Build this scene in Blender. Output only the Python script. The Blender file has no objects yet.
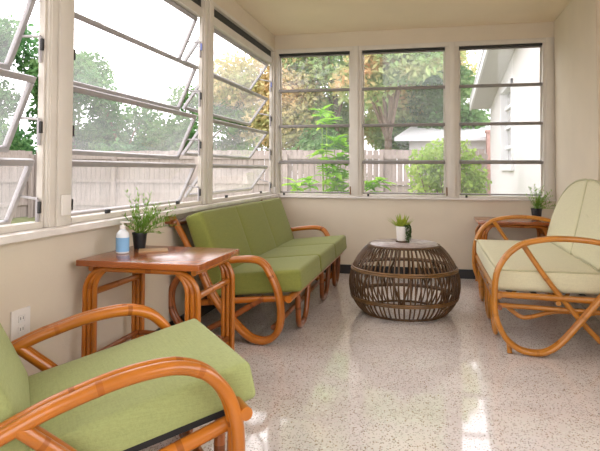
import bpy, bmesh, math, random
from mathutils import Vector, Matrix
random.seed(7)
S = bpy.context.scene
COL = S.collection
R = math.radians

# ------------------------------------------------------------------ helpers
def link(name, me, parent=None):
    o = bpy.data.objects.new(name, me)
    COL.objects.link(o)
    if parent is not None: o.parent = parent
    return o

def obj(name, bm, mats, parent=None, smooth=True):
    me = bpy.data.meshes.new(name)
    bmesh.ops.recalc_face_normals(bm, faces=bm.faces[:])
    bm.to_mesh(me); bm.free()
    for m in (mats if isinstance(mats, (list, tuple)) else [mats]): me.materials.append(m)
    if smooth:
        me.polygons.foreach_set('use_smooth', [True]*len(me.polygons))
        try: me.set_sharp_from_angle(angle=R(38))
        except Exception: pass
    return link(name, me, parent)

def thing(name, label, cat, loc=(0,0,0), rz=0.0, group=None):
    o = link(name, None); o.empty_display_size = .1
    o.location = loc; o.rotation_euler = (0,0,rz)
    return tag(o, label, cat, group)

def tag(o, label, cat, group=None, kind=None):
    o['label'] = label; o['category'] = cat
    if group: o['group'] = group
    if kind: o['kind'] = kind
    return o

def struct(o, label=None):
    o['kind'] = 'structure'
    if label: o['label'] = label; 
    return o

def copy_tree(o, parent=None, depth=0):
    c = o.copy(); COL.objects.link(c)
    if parent is not None: c.parent = parent
    for ch in list(o.children): copy_tree(ch, c, depth+1)
    return c

def box(bm, x0, x1, y0, y1, z0, z1, bev=0.0, mi=0):
    vs = [bm.verts.new(p) for p in ((x0,y0,z0),(x1,y0,z0),(x1,y1,z0),(x0,y1,z0),(x0,y0,z1),(x1,y0,z1),(x1,y1,z1),(x0,y1,z1))]
    fs = [bm.faces.new([vs[i] for i in f]) for f in ((3,2,1,0),(4,5,6,7),(0,1,5,4),(1,2,6,5),(2,3,7,6),(3,0,4,7))]
    for f in fs: f.material_index = mi
    if bev > 0:
        es = list({e for f in fs for e in f.edges})
        r = bmesh.ops.bevel(bm, geom=es, offset=bev, segments=2, affect='EDGES', profile=.6)
        for f in r['faces']: f.material_index = mi
    return vs

def spline(pts, step=.015, closed=False):
    P = [Vector(p) for p in pts]; n = len(P); out = []
    rng = range(n) if closed else range(n-1)
    for i in rng:
        if closed: p0,p1,p2,p3 = P[i-1],P[i],P[(i+1)%n],P[(i+2)%n]
        else:
            p1,p2 = P[i],P[i+1]
            p0 = P[i-1] if i > 0 else p1*2-p2
            p3 = P[i+2] if i+2 < n else p2*2-p1
        k = max(2, int((p2-p1).length/step))
        for j in range(k):
            t = j/k
            out.append(.5*((2*p1)+(p2-p0)*t+(2*p0-5*p1+4*p2-p3)*t*t+(3*p1-p0-3*p2+p3)*t**3))
    if not closed: out.append(P[-1])
    return out

def tube(bm, pts, r, sides=10, closed=False, node=None, smooth=True, step=.015, r1=None, phase=.5):
    """sweep a round pole along pts; node = spacing of the raised cane joints"""
    P = spline(pts, step, closed) if smooth else [Vector(p) for p in pts]
    n = len(P)
    T = []
    for i in range(n):
        a = P[(i-1) % n] if (closed or i > 0) else P[0]
        b = P[(i+1) % n] if (closed or i < n-1) else P[-1]
        T.append((b-a).normalized())
    t = T[0]; ref = Vector((0,0,1)) if abs(t.z) < .9 else Vector((1,0,0))
    N = (ref - t*ref.dot(t)).normalized()
    rings = []; s = 0.0; marks = []
    for i in range(n):
        if i > 0:
            s += (P[i]-P[i-1]).length
            N = (N - T[i]*N.dot(T[i])).normalized()
        B = T[i].cross(N)
        rr = r if r1 is None else r + (r1-r)*i/(n-1)
        m = False
        if node:
            d = ((s/node + phase) % 1.0)*node
            if d < step*1.05: rr *= 1.035; m = True
        marks.append(m)
        rings.append([bm.verts.new(P[i] + (N*math.cos(2*math.pi*k/sides)+B*math.sin(2*math.pi*k/sides))*rr) for k in range(sides)])
    for i in range(n if closed else n-1):
        a, b = rings[i], rings[(i+1) % n]
        for k in range(sides):
            f = bm.faces.new((a[k], a[(k+1) % sides], b[(k+1) % sides], b[k]))
            if marks[i] and node: f.material_index = 1
    if not closed:
        bm.faces.new(rings[0][::-1]); bm.faces.new(rings[-1])

def lathe(bm, prof, seg=24, c=(0,0,0), cap0=True, cap1=True, mi=0):
    rings = []
    for (r, z) in prof:
        rings.append([bm.verts.new((c[0]+r*math.cos(2*math.pi*k/seg), c[1]+r*math.sin(2*math.pi*k/seg), c[2]+z)) for k in range(seg)])
    for a, b in zip(rings, rings[1:]):
        for k in range(seg):
            bm.faces.new((a[k], a[(k+1) % seg], b[(k+1) % seg], b[k])).material_index = mi
    if cap0: bm.faces.new(rings[0][::-1]).material_index = mi
    if cap1: bm.faces.new(rings[-1]).material_index = mi

def cushion(bm, w, d, h, r=.03, crown=.012, n=14, M=None):
    """rounded, slightly crowned cushion; centre at origin"""
    H = Vector((w/2, d/2, h/2)); cache = {}
    def vert(p):
        key = tuple(round(c, 5) for c in p)
        if key in cache: return cache[key]
        q = Vector(p)
        inner = Vector([max(-(H[i]-r), min(H[i]-r, q[i])) for i in range(3)])
        dd = q-inner
        if dd.length > 1e-9: q = inner + dd.normalized()*r
        u, v = q.x/H.x, q.y/H.y
        q.z += (1 if q.z > 0 else -1)*crown*max(0,1-u**4)*max(0,1-v**4)*min(1, abs(q.z)/(H.z*.5))
        g = q.z/H.z
        q.x += crown*.5*u*max(0,1-g*g)*max(0,1-v*v); q.y += crown*.5*v*max(0,1-g*g)*max(0,1-u*u)
        if M is not None: q = M @ q
        cache[key] = bm.verts.new(q); return cache[key]
    # dense near the edges
    def lin(hh):
        L = [-hh+(r*1.0)*k/3 for k in range(3)] + [-(hh-r)+(2*(hh-r))*k/n for k in range(n+1)] + [hh-r+(r*1.0)*(k+1)/3 for k in range(3)]
        return L
    for ax in range(3):
        a, b = (ax+1) % 3, (ax+2) % 3
        A, Bq = lin(H[a]), lin(H[b])
        for sgn in (-1, 1):
            for i in range(len(A)-1):
                for j in range(len(Bq)-1):
                    q = []
                    for (ii, jj) in ((i,j),(i+1,j),(i+1,j+1),(i,j+1)):
                        p = [0,0,0]; p[ax] = sgn*H[ax]; p[a] = A[ii]; p[b] = Bq[jj]; q.append(vert(p))
                    if len(set(q)) == 4:
                        try: bm.faces.new(q if sgn > 0 else q[::-1])
                        except ValueError: pass

def slab_outline(bm, out, th, r=.03, crown=.015, M=None, seg=5):
    """soft cushion from a 2-D outline (list of (u,v)), thickness along w"""
    n = len(out); O = [Vector((p[0], p[1])) for p in out]
    area = sum(O[i].x*O[(i+1) % n].y-O[(i+1) % n].x*O[i].y for i in range(n))
    if area < 0: O.reverse()
    cen = sum(O, Vector((0,0)))/n
    nr = []
    for i in range(n):
        t = (O[(i+1) % n]-O[i-1]).normalized(); nr.append(Vector((t.y, -t.x)))
    rings = []
    def ring(ins, w, k=None):
        vs = []
        for i in range(n):
            q = O[i]-nr[i]*ins if k is None else cen+(O[i]-nr[i]*ins-cen)*k
            p = Vector((q.x, q.y, w)); vs.append(bm.verts.new(M @ p if M is not None else p))
        rings.append(vs)
    h = th/2
    for k in (.25,.5,.75,.9): ring(r, -h-crown*(1-k*k), k)
    for j in range(seg+1):
        a = math.pi/2*j/seg; ring(r*(1-math.sin(a)), -h+r-r*math.cos(a))
    for j in range(seg+1):
        a = math.pi/2*j/seg; ring(r*(1-math.cos(a)), h-r+r*math.sin(a))
    for k in (.9,.75,.5,.25): ring(r, h+crown*(1-k*k), k)
    for a, b in zip(rings, rings[1:]):
        for i in range(n): bm.faces.new((a[i], a[(i+1) % n], b[(i+1) % n], b[i]))
    bm.faces.new(rings[0][::-1]); bm.faces.new(rings[-1])

# ------------------------------------------------------------------ materials
def mat(name):
    m = bpy.data.materials.new(name); m.use_nodes = True
    nt = m.node_tree; return m, nt, nt.nodes['Principled BSDF']
def nd(nt, t, **kw):
    n = nt.nodes.new(t)
    for k, v in kw.items(): setattr(n, k, v)
    return n
def setin(n, **kw):
    for k, v in kw.items(): n.inputs[k.replace('_', ' ')].default_value = v

def plain(name, col, rough=.5, spec=.5, var=.06, scale=8.0, bump=0.0, bscale=60.0, metal=0.0, stretch=None, coat=0.0):
    m, nt, b = mat(name)
    tc = nd(nt, 'ShaderNodeTexCoord'); mp = nd(nt, 'ShaderNodeMapping')
    nt.links.new(tc.outputs['Object'], mp.inputs['Vector'])
    if stretch: mp.inputs['Scale'].default_value = stretch
    no = nd(nt, 'ShaderNodeTexNoise'); setin(no, Scale=scale, Detail=4.0)
    nt.links.new(mp.outputs['Vector'], no.inputs['Vector'])
    cr = nd(nt, 'ShaderNodeValToRGB')
    cr.color_ramp.elements[0].position = .3; cr.color_ramp.elements[1].position = .7
    cr.color_ramp.elements[0].color = (*[max(0, c*(1-var)) for c in col], 1)
    cr.color_ramp.elements[1].color = (*[min(1, c*(1+var)) for c in col], 1)
    nt.links.new(no.outputs['Fac'], cr.inputs['Fac'])
    nt.links.new(cr.outputs['Color'], b.inputs['Base Color'])
    setin(b, Roughness=rough, Metallic=metal)
    b.inputs['Specular IOR Level'].default_value = spec
    b.inputs['Coat Weight'].default_value = coat; b.inputs['Coat Roughness'].default_value = .15
    if bump > 0:
        n2 = nd(nt, 'ShaderNodeTexNoise'); setin(n2, Scale=bscale, Detail=3.0)
        nt.links.new(mp.outputs['Vector'], n2.inputs['Vector'])
        bp = nd(nt, 'ShaderNodeBump'); setin(bp, Strength=bump, Distance=.01)
        nt.links.new(n2.outputs['Fac'], bp.inputs['Height']); nt.links.new(bp.outputs['Normal'], b.inputs['Normal'])
    return m

def fabric(name, col, var=.10):
    """woven upholstery: slubs along two directions and a fine weave bump"""
    m, nt, b = mat(name)
    tc = nd(nt, 'ShaderNodeTexCoord')
    fac = []
    for sc in ((14, 260, 260), (260, 14, 260), (90, 90, 90)):
        mp = nd(nt, 'ShaderNodeMapping'); mp.inputs['Scale'].default_value = sc
        nt.links.new(tc.outputs['Object'], mp.inputs['Vector'])
        no = nd(nt, 'ShaderNodeTexNoise'); setin(no, Scale=1.0, Detail=2.0)
        nt.links.new(mp.outputs['Vector'], no.inputs['Vector']); fac.append(no)
    a1 = nd(nt, 'ShaderNodeMath', operation='ADD'); a2 = nd(nt, 'ShaderNodeMath', operation='ADD')
    nt.links.new(fac[0].outputs['Fac'], a1.inputs[0]); nt.links.new(fac[1].outputs['Fac'], a1.inputs[1])
    nt.links.new(a1.outputs[0], a2.inputs[0]); nt.links.new(fac[2].outputs['Fac'], a2.inputs[1])
    mr = nd(nt, 'ShaderNodeMapRange'); setin(mr, From_Min=1.1, From_Max=1.9)
    nt.links.new(a2.outputs[0], mr.inputs['Value'])
    mx = nd(nt, 'ShaderNodeMix', data_type='RGBA')
    mx.inputs['A'].default_value = (*[c*(1-var) for c in col], 1); mx.inputs['B'].default_value = (*[min(1, c*(1+var)) for c in col], 1)
    nt.links.new(mr.outputs['Result'], mx.inputs['Factor']); nt.links.new(mx.outputs['Result'], b.inputs['Base Color'])
    bp = nd(nt, 'ShaderNodeBump'); setin(bp, Strength=.18, Distance=.003)
    nt.links.new(a2.outputs[0], bp.inputs['Height']); nt.links.new(bp.outputs['Normal'], b.inputs['Normal'])
    setin(b, Roughness=.9); b.inputs['Specular IOR Level'].default_value = .15
    b.inputs['Sheen Weight'].default_value = .15
    return m

def terrazzo():
    m, nt, b = mat('terrazzo')
    tc = nd(nt, 'ShaderNodeTexCoord')
    base = nd(nt, 'ShaderNodeTexNoise'); setin(base, Scale=3.0, Detail=5.0); nt.links.new(tc.outputs['Object'], base.inputs['Vector'])
    cr = nd(nt, 'ShaderNodeValToRGB'); nt.links.new(base.outputs['Fac'], cr.inputs['Fac'])
    cr.color_ramp.elements[0].color = (.68,.62,.60,1); cr.color_ramp.elements[1].color = (.80,.745,.725,1)
    cr.color_ramp.elements[0].position = .3; cr.color_ramp.elements[1].position = .7
    prev = cr.outputs['Color']
    for sc, thr, cut, lo, hi in ((95, .34, .90, (.17,.11,.07,1), (.30,.23,.18,1)), (110, .42, .82, (.36,.26,.16,1), (.42,.33,.25,1)), (70, .5, .72, (.70,.67,.63,1), (.78,.76,.73,1)), (170, .45, .80, (.20,.15,.11,1), (.36,.29,.24,1))):
        v = nd(nt, 'ShaderNodeTexVoronoi'); setin(v, Scale=float(sc)); nt.links.new(tc.outputs['Object'], v.inputs['Vector'])
        sp = nd(nt, 'ShaderNodeSeparateColor'); nt.links.new(v.outputs['Color'], sp.inputs['Color'])
        g = nd(nt, 'ShaderNodeMath', operation='GREATER_THAN'); g.inputs[1].default_value = cut; nt.links.new(sp.outputs[0], g.inputs[0])
        l = nd(nt, 'ShaderNodeMath', operation='LESS_THAN'); l.inputs[1].default_value = thr; nt.links.new(v.outputs['Distance'], l.inputs[0])
        mu = nd(nt, 'ShaderNodeMath', operation='MULTIPLY'); nt.links.new(g.outputs[0], mu.inputs[0]); nt.links.new(l.outputs[0], mu.inputs[1])
        c = nd(nt, 'ShaderNodeMix', data_type='RGBA'); c.inputs['A'].default_value = lo; c.inputs['B'].default_value = hi
        nt.links.new(sp.outputs[1], c.inputs['Factor'])
        x = nd(nt, 'ShaderNodeMix', data_type='RGBA'); nt.links.new(mu.outputs[0], x.inputs['Factor'])
        nt.links.new(prev, x.inputs['A']); nt.links.new(c.outputs['Result'], x.inputs['B']); prev = x.outputs['Result']
    nt.links.new(prev, b.inputs['Base Color'])
    rn = nd(nt, 'ShaderNodeTexNoise'); setin(rn, Scale=5.0, Detail=3.0); nt.links.new(tc.outputs['Object'], rn.inputs['Vector'])
    mr = nd(nt, 'ShaderNodeMapRange'); setin(mr, From_Min=.3, From_Max=.7, To_Min=.035, To_Max=.085)
    nt.links.new(rn.outputs['Fac'], mr.inputs['Value']); nt.links.new(mr.outputs['Result'], b.inputs['Roughness'])
    b.inputs['Specular IOR Level'].default_value = .75
    return m

def glass(name, haze):
    """thin window glass: clear, Fresnel sheen, and a translucent white haze mixed into the shader"""
    m = bpy.data.materials.new(name); m.use_nodes = True; nt = m.node_tree
    nt.nodes.clear()
    out = nd(nt, 'ShaderNodeOutputMaterial')
    tr = nd(nt, 'ShaderNodeBsdfTransparent'); tr.inputs['Color'].default_value = (.97,.96,.96,1)
    gl = nd(nt, 'ShaderNodeBsdfGlossy'); gl.inputs['Roughness'].default_value = .03
    lw = nd(nt, 'ShaderNodeLayerWeight'); lw.inputs['Blend'].default_value = .5
    pw = nd(nt, 'ShaderNodeMath', operation='POWER'); pw.inputs[1].default_value = 4.0; nt.links.new(lw.outputs['Facing'], pw.inputs[0])
    fr = nd(nt, 'ShaderNodeMath', operation='MULTIPLY_ADD'); fr.inputs[1].default_value = .45; fr.inputs[2].default_value = .025; nt.links.new(pw.outputs[0], fr.inputs[0])
    m1 = nd(nt, 'ShaderNodeMixShader'); nt.links.new(fr.outputs[0], m1.inputs[0]); nt.links.new(tr.outputs[0], m1.inputs[1]); nt.links.new(gl.outputs[0], m1.inputs[2])
    df = nd(nt, 'ShaderNodeBsdfTranslucent'); df.inputs['Color'].default_value = (.9,.9,.88,1)
    tc = nd(nt, 'ShaderNodeTexCoord'); no = nd(nt, 'ShaderNodeTexNoise'); setin(no, Scale=2.5, Detail=4.0)
    nt.links.new(tc.outputs['Object'], no.inputs['Vector'])
    mr = nd(nt, 'ShaderNodeMapRange'); setin(mr, From_Min=.3, From_Max=.7, To_Min=haze*.7, To_Max=haze*1.3)
    nt.links.new(no.outputs['Fac'], mr.inputs['Value'])
    m2 = nd(nt, 'ShaderNodeMixShader'); nt.links.new(mr.outputs['Result'], m2.inputs[0])
    nt.links.new(m1.outputs[0], m2.inputs[1]); nt.links.new(df.outputs[0], m2.inputs[2]); nt.links.new(m2.outputs[0], out.inputs['Surface'])
    return m

def leafmat(name, cols, trans=.35, scale=1.4):
    m, nt, b = mat(name)
    tc = nd(nt, 'ShaderNodeTexCoord'); no = nd(nt, 'ShaderNodeTexNoise'); setin(no, Scale=scale, Detail=5.0, Roughness=.7)
    nt.links.new(tc.outputs['Object'], no.inputs['Vector'])
    cr = nd(nt, 'ShaderNodeValToRGB'); nt.links.new(no.outputs['Fac'], cr.inputs['Fac'])
    e = cr.color_ramp.elements
    e[0].position = .32; e[1].position = .68; e[0].color = (*cols[0], 1); e[1].color = (*cols[-1], 1)
    for k, c in enumerate(cols[1:-1]):
        x = e.new(.32+.36*(k+1)/(len(cols)-1)); x.color = (*c, 1)
    nt.links.new(cr.outputs['Color'], b.inputs['Base Color']); setin(b, Roughness=.55)
    b.inputs['Specular IOR Level'].default_value = .3
    tl = nd(nt, 'ShaderNodeBsdfTranslucent'); nt.links.new(cr.outputs['Color'], tl.inputs['Color'])
    mx = nd(nt, 'ShaderNodeMixShader'); mx.inputs[0].default_value = trans
    out = nt.nodes['Material Output']
    nt.links.new(b.outputs[0], mx.inputs[1]); nt.links.new(tl.outputs[0], mx.inputs[2]); nt.links.new(mx.outputs[0], out.inputs['Surface'])
    return m

M = {}
M['floor'] = terrazzo()
M['wall'] = plain('wall_paint', (.69,.615,.495), .75, .25, .03, 3, .12, 90)
M['ceil'] = plain('ceiling_paint', (.80,.69,.535), .8, .2, .03, 2, .05, 60)
M['base'] = plain('baseboard_black', (.012,.012,.013), .45)
M['frame'] = plain('window_frame_paint', (.66,.62,.555), .5, .4, .04, 6)
M['white'] = plain('white_paint', (.78,.76,.73), .45, .4, .03, 6)
M['alu'] = plain('aluminium_sash', (.36,.34,.34), .42, .5, .06, 12, metal=.25)
M['alud'] = plain('dark_sash_rail', (.25,.23,.215), .5, .3, .08, 12)
M['dark'] = plain('dark_slot', (.02,.02,.018), .6)
M['stone'] = plain('marble_sill', (.74,.70,.66), .25, .5, .10, 9)
M['glassL'] = glass('hazy_glass', .065)  # stronger translucent haze mixed in for the left panes
M['glassB'] = glass('clear_glass', .035)
M['rattan'] = plain('orange_rattan', (.47,.145,.010), .28, .5, .20, 5, .04, 40, stretch=(1,1,1), coat=.4)
M['rnode'] = plain('rattan_joint', (.33,.095,.008), .4, .4, .2, 9)
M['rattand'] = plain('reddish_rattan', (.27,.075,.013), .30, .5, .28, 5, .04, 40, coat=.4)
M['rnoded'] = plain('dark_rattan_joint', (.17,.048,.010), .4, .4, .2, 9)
M['honey'] = plain('honey_rattan', (.48,.185,.017), .28, .5, .18, 5, .04, 40, coat=.4)
M['hnode'] = plain('honey_rattan_joint', (.40,.155,.022), .4, .4, .2, 9)
M['brown'] = plain('brown_rattan', (.100,.050,.018), .45, .4, .35, 7, .05, 40, coat=.1)
M['brownl'] = plain('golden_brown_binding', (.17,.088,.028), .4, .5, .3, 9)
M['weave'] = plain('sheen_tinted_woven_top', (.40,.335,.325), .33, .5, .3, 22, .3, 120, coat=.5)  # pale lilac base colour paints in the sheen reflected off the top
M['wood'] = plain('red_brown_veneer', (.33,.090,.020), .22, .5, .3, 4, .0, stretch=(1,9,1), coat=.35)
M['green'] = fabric('olive_green_fabric', (.225,.245,.058))
M['lime'] = fabric('light_green_fabric', (.345,.39,.155))
M['cream'] = fabric('pale_cream_fabric', (.67,.64,.44), .06)
M['creamp'] = fabric('cream_piping_fabric', (.50,.48,.30), .05)
M['strap'] = plain('black_webbing', (.012,.012,.012), .8)
M['pot'] = plain('black_pot', (.010,.011,.013), .4)
M['wpot'] = plain('white_ceramic', (.78,.75,.70), .3, .5, .03)
M['soil'] = plain('soil', (.06,.035,.02), .9, .2, .4, 60)
M['grass'] = leafmat('wispy_green', [(.10,.22,.03),(.22,.40,.06),(.38,.55,.14)], .3, 9)
M['succ'] = leafmat('yellow_green_succulent', [(.20,.30,.03),(.45,.50,.06)], .25, 30)
M['succd'] = leafmat('dark_green_trailing', [(.03,.08,.015),(.08,.16,.03)], .2, 30)
M['blue'] = plain('pale_blue_gel', (.25,.50,.80), .25, .5, .05)
M['clear'] = plain('clear_plastic', (.80,.85,.90), .2, .5, .03)
M['paper'] = plain('tan_card', (.55,.36,.20), .6, .3, .1)
M['plate'] = plain('white_plastic', (.80,.77,.73), .35, .5, .02)
M['tape'] = plain('blue_tag', (.20,.24,.55), .5)
M['fence'] = plain('weathered_fence', (.34,.285,.255), .85, .2, .16, 3, .1, 40, stretch=(5,5,.6))
M['house'] = plain('white_stucco', (.72,.70,.69), .85, .2, .02, 4, .05, 80)
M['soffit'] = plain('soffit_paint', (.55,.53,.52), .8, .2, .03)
M['fascia'] = plain('fascia_paint', (.74,.74,.75), .6, .3, .02)
M['hglass'] = plain('house_window_glass', (.42,.42,.42), .12, .5, .1)
M['bounce_ground'] = plain('concrete', (.50,.47,.43), .85, .2, .06, 3)
M['lawn'] = plain('lawn', (.19,.20,.10), .95, .1, .3, 3)
M['bark'] = plain('tree_bark', (.20,.14,.10), .9, .2, .3, 8, .4, 20, stretch=(3,3,.6))
M['roof'] = plain('pale_roof', (.70,.70,.72), .7, .2, .04)
M['brick'] = plain('pink_brick', (.50,.30,.26), .8, .2, .2, 12)
M['tgreen'] = leafmat('tree_green', [(.05,.14,.04),(.12,.25,.075),(.25,.37,.14)], .35, .9)
M['tdeep'] = leafmat('deep_green', [(.05,.15,.06),(.11,.25,.09),(.22,.37,.13)], .35, .9)
M['tautumn'] = leafmat('autumn', [(.32,.42,.16),(.60,.50,.24),(.85,.48,.26)], .4, .6)
M['tmix'] = leafmat('green_and_orange', [(.17,.32,.10),(.34,.50,.18),(.50,.54,.24),(.82,.48,.25)], .4, .5)
M['bush'] = leafmat('bush_green', [(.17,.30,.045),(.34,.50,.10),(.52,.62,.20)], .4, 3)
M['bright'] = leafmat('bright_leaf', [(.13,.36,.015),(.28,.56,.03),(.50,.68,.08)], .45, 3)
M['red'] = leafmat('red_leaf', [(.16,.05,.05),(.34,.12,.11),(.40,.22,.16)], .4, 2)

# ------------------------------------------------------------------ room shell
W = 2.7227; H = 2.44; YB = -7.0; ZT = 2.291; ZS = .757
def slab(name, boxes, m, label, bev=0):
    bm = bmesh.new()
    for b in boxes: box(bm, *b, bev=bev)
    return struct(obj(name, bm, m, smooth=bev > 0), label)
slab('floor', [(-.16, 3.0, YB, .16, -.08, 0)], M['floor'], 'polished speckled terrazzo floor')
slab('ceiling', [(-.16, 3.0, YB, .16, H, H+.1)], M['ceil'], 'plain beige ceiling')
slab('wall_left', [(-.14, 0, YB, .14, 0, ZS), (-.14, 0, YB, .14, ZT, H), (-.14, 0, YB, -5.25, ZS, ZT)], M['wall'], 'beige wall under the row of awning windows on the left')
slab('wall_back', [(0, W, 0, .14, 0, ZS-.005), (0, W, 0, .14, ZT, H)], M['wall'], 'beige wall under and over the three back windows')
slab('wall_right', [(W, W+.14, -1.405, .14, 0, H), (W+.05, W+.19, -3.0, -1.405, 0, H), (W+.05, W+.19, -6.2, -3.0, 0, .95), (W+.05, W+.19, -6.2, -3.0, 2.1, H), (W+.05, W+.19, YB, -6.2, 0, H)], M['wall'], 'plain beige wall on the right')
slab('wall_rear', [(0, .55, YB-.1, YB, 0, H), (2.2, W+.05, YB-.1, YB, 0, H), (.55, 2.2, YB-.1, YB, 2.15, H)], M['wall'], 'unseen beige wall behind the camera, added with a doorway to cut rear light')  # added behind the camera to hold back light from the open rear end
slab('baseboard_back', [(.012, W, -.012, -.0005, 0, .088)], M['base'], 'black baseboard along the back wall')
slab('baseboard_left', [(.0005, .012, YB, -.0125, 0, .088)], M['base'], 'black baseboard along the left wall')
slab('trim_1', [(-.03, .062, -5.25, -.0, ZS, ZS+.030)], M['stone'], 'pale marble window ledge along the left wall', .004)
slab('trim_2', [(.063, W-.001, -.035, .06, ZS-.004, ZS+.016)], M['stone'], 'pale marble window ledge along the back wall', .004)

def post_left(name, y0, y1):
    c = (y0+y1)/2
    slab(name, [(-.035, .006, y0, y1, ZS+.0305, ZT-.001), (-.035, .020, c-.032, c+.030, ZS+.0305, ZT-.001), (-.035, .012, y0+.012, c-.036, ZS+.0305, ZT-.001)],
         M['frame'], 'painted post between the left windows', .003)
post_left('trim_3', -3.628, -3.4535)
post_left('trim_4', -1.911, -1.733)
slab('trim_5', [(-.035, .010, -.060, .06, ZS+.0305, ZT-.001), (.0105, .040, -.016, .06, ZS+.0165, ZT-.001)], M['frame'], 'painted post in the corner between both rows of windows', .003)
def post_back(name, x0, x1):
    c = (x0+x1)/2; z0 = ZS+.0165
    slab(name, [(x0, x1, -.006, .09, z0, ZT-.001), (c-.028, c+.028, -.020, .09, z0, ZT-.001)], M['frame'], 'painted post between the back windows', .003)
post_back('trim_6', .797, .908); post_back('trim_7', 1.734, 1.852); post_back('trim_8', 2.628, W-.001)
slab('trim_9', [(.0405, W-.001, -.012, .09, 2.245, ZT-.0005)], M['frame'], 'painted head rail over the back windows', .002)
slab('trim_10', [(-.09, .010, -5.25, -.062, 2.262, ZT-.0005)], M['frame'], 'painted head rail over the left windows', .002)

# ---- awning windows: each a frame, four sashes hinged at the top, a pane in each
def sash(win, along, a0, a1, hinge_out, ztop, length, ang, gm, side):
    """along = 'y' (left wall, outward -x) or 'x' (back wall, outward +y)"""
    e = link('sash', None)  # replaced by the mesh below
    bpy.data.objects.remove(e)
    bm = bmesh.new(); t = .024 if along == 'y' else .013; th = .022
    L = length; a0 += .012; a1 -= .012
    if along == 'y':
        def b(p0, p1, q0, q1): return (-th/2, th/2, p0, p1, -q1, -q0)
    else:
        def b(p0, p1, q0, q1): return (p0, p1, -th/2, th/2, -q1, -q0)
    box(bm, *b(a0, a1, 0, t*1.15), bev=.003); box(bm, *b(a0, a1, L-t, L), bev=.003)
    box(bm, *b(a0, a0+t, t*1.15, L-t), bev=.003, mi=1); box(bm, *b(a1-t, a1, t*1.15, L-t), bev=.003, mi=1)
    s = obj('sash', bm, [M['alu']]*2 if along == 'y' else [M['alud'], M['frame']], win)
    s.location = (-hinge_out, 0, ztop) if along == 'y' else (0, hinge_out, ztop)
    s.rotation_euler = (0, R(ang), 0) if along == 'y' else (R(ang), 0, 0)
    bm = bmesh.new(); g = .0025
    if along == 'y': box(bm, -g, g, a0+t-.003, a1-t+.003, -L+t-.003, -t*1.15+.003)
    else: box(bm, a0+t-.003, a1-t+.003, -g, g, -L+t-.003, -t*1.15+.003)
    obj('pane', bm, gm, s, smooth=False)
    return s

def window_left(n, y0, y1, ang, label):
    w = struct(link('window_%d' % n, None), label)
    z0, z1 = ZS+.0305, 2.261
    bm = bmesh.new()
    box(bm, -.034, -.006, y0+.001, y0+.012, z0, z1, .002); box(bm, -.034, -.006, y1-.012, y1-.001, z0, z1, .002)
    box(bm, -.060, .000, y0+.0125, y1-.0125, z0, z0+.026, .002)
    obj('window_frame', bm, M['frame'], w)
    bm = bmesh.new(); box(bm, -.060, -.020, y0+.0125, y1-.0125, 2.195, 2.261)  # solid near-black strip stands in for the dark recess at the head
    obj('dark_head_strip', bm, M['dark'], w, smooth=False)
    bm = bmesh.new(); box(bm, -.060, -.008, y0+.0125, y1-.0125, 2.130, 2.1945, .003)
    obj('head_rail', bm, M['frame'], w)
    for k, zt in enumerate((2.128, 1.775, 1.425, 1.075)):
        L = .345 if k < 3 else .305
        s = sash(w, 'y', y0+.004, y1-.004, .047, zt, L, ang, M['glassL'], 1)
        # folding stay arm and dark pivot pad at each side of the opening
        for yy in (y1-.022, y0+.022):
            bm = bmesh.new()
            a = R(ang); q = L*.55
            p = Vector((-.050-q*math.sin(a), yy, zt-q*math.cos(a)))
            sg = 1 if yy > (y0+y1)/2 else -1
            tube(bm, [p+Vector((0,0,0)), (-.02, yy, zt-L*.35-.06)], .006, 6, smooth=False)
            tube(bm, [(-.02, yy, zt-L*.35-.06), (-.02, yy, zt-L*.35-.17)], .008, 6, smooth=False)
            obj('stay_arm', bm, M['alu'], w)
            bm = bmesh.new(); box(bm, -.018, -.004, yy-.006, yy+.006, zt-L*.35-.12, zt-L*.35-.07, .003)
            obj('pivot_pad', bm, M['tape'] if k == 0 else M['dark'], w)
    for yy in (y0+.30, y1-.42):
        bm = bmesh.new(); box(bm, -.004, .012, yy-.016, yy+.016, z0+.0262, z0+.046, .003)
        obj('latch', bm, M['dark'], w)
    return w
window_left(1, -5.249, -3.629, 23, 'leftmost awning window, sashes tilted out, nearest the camera')
window_left(2, -3.4525, -1.912, 24, 'middle awning window on the left wall, over the side table')
window_left(3, -1.732, -.061, 36, 'awning window on the left wall, above the green sofa')

def window_back(n, x0, x1, label):
    w = struct(link('window_%d' % n, None), label)
    z0, z1 = ZS+.0165, 2.2445
    bm = bmesh.new()
    box(bm, x0+.001, x0+.007, .0, .085, z0, z1, .001); box(bm, x1-.007, x1-.001, .0, .085, z0, z1, .002)
    box(bm, x0+.0075, x1-.0075, -.002, .085, z0, z0+.020, .002)
    obj('window_frame', bm, M['frame'], w)
    bm = bmesh.new(); box(bm, x0+.0075, x1-.0075, .004, .085, 2.226, 2.2445)  # near-black strip again in place of the dark head recess
    obj('dark_head_strip', bm, M['dark'], w, smooth=False)
    bm = bmesh.new()
    for zz in (1.857, 1.487, 1.115): box(bm, x0+.0075, x1-.0075, .005, .028, zz-.012, zz+.012, .003)
    obj('meeting_rail', bm, M['alud'], w)
    for k, zt in enumerate((2.225, 1.857, 1.487, 1.115)):
        sash(w, 'x', x0-.003, x1+.003, .046, zt, (.366 if k < 3 else .318), 7, M['glassB'], 1)
    for xx in (x0+.07,):
        bm = bmesh.new(); box(bm, xx-.010, xx+.010, -.014, -.0025, z0+.002, z0+.026, .003)
        obj('latch', bm, M['dark'], w)
    bm = bmesh.new()
    if n != 6:
        tube(bm, [(x1+.006, -.012, z0+.022), (x1+.006, -.034, z0+.03), (x1+.004, -.036, z0+.10)], .007, 8)
        obj('crank_handle', bm, M['brownl'], w)
    else: bm.free()
    return w
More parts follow.
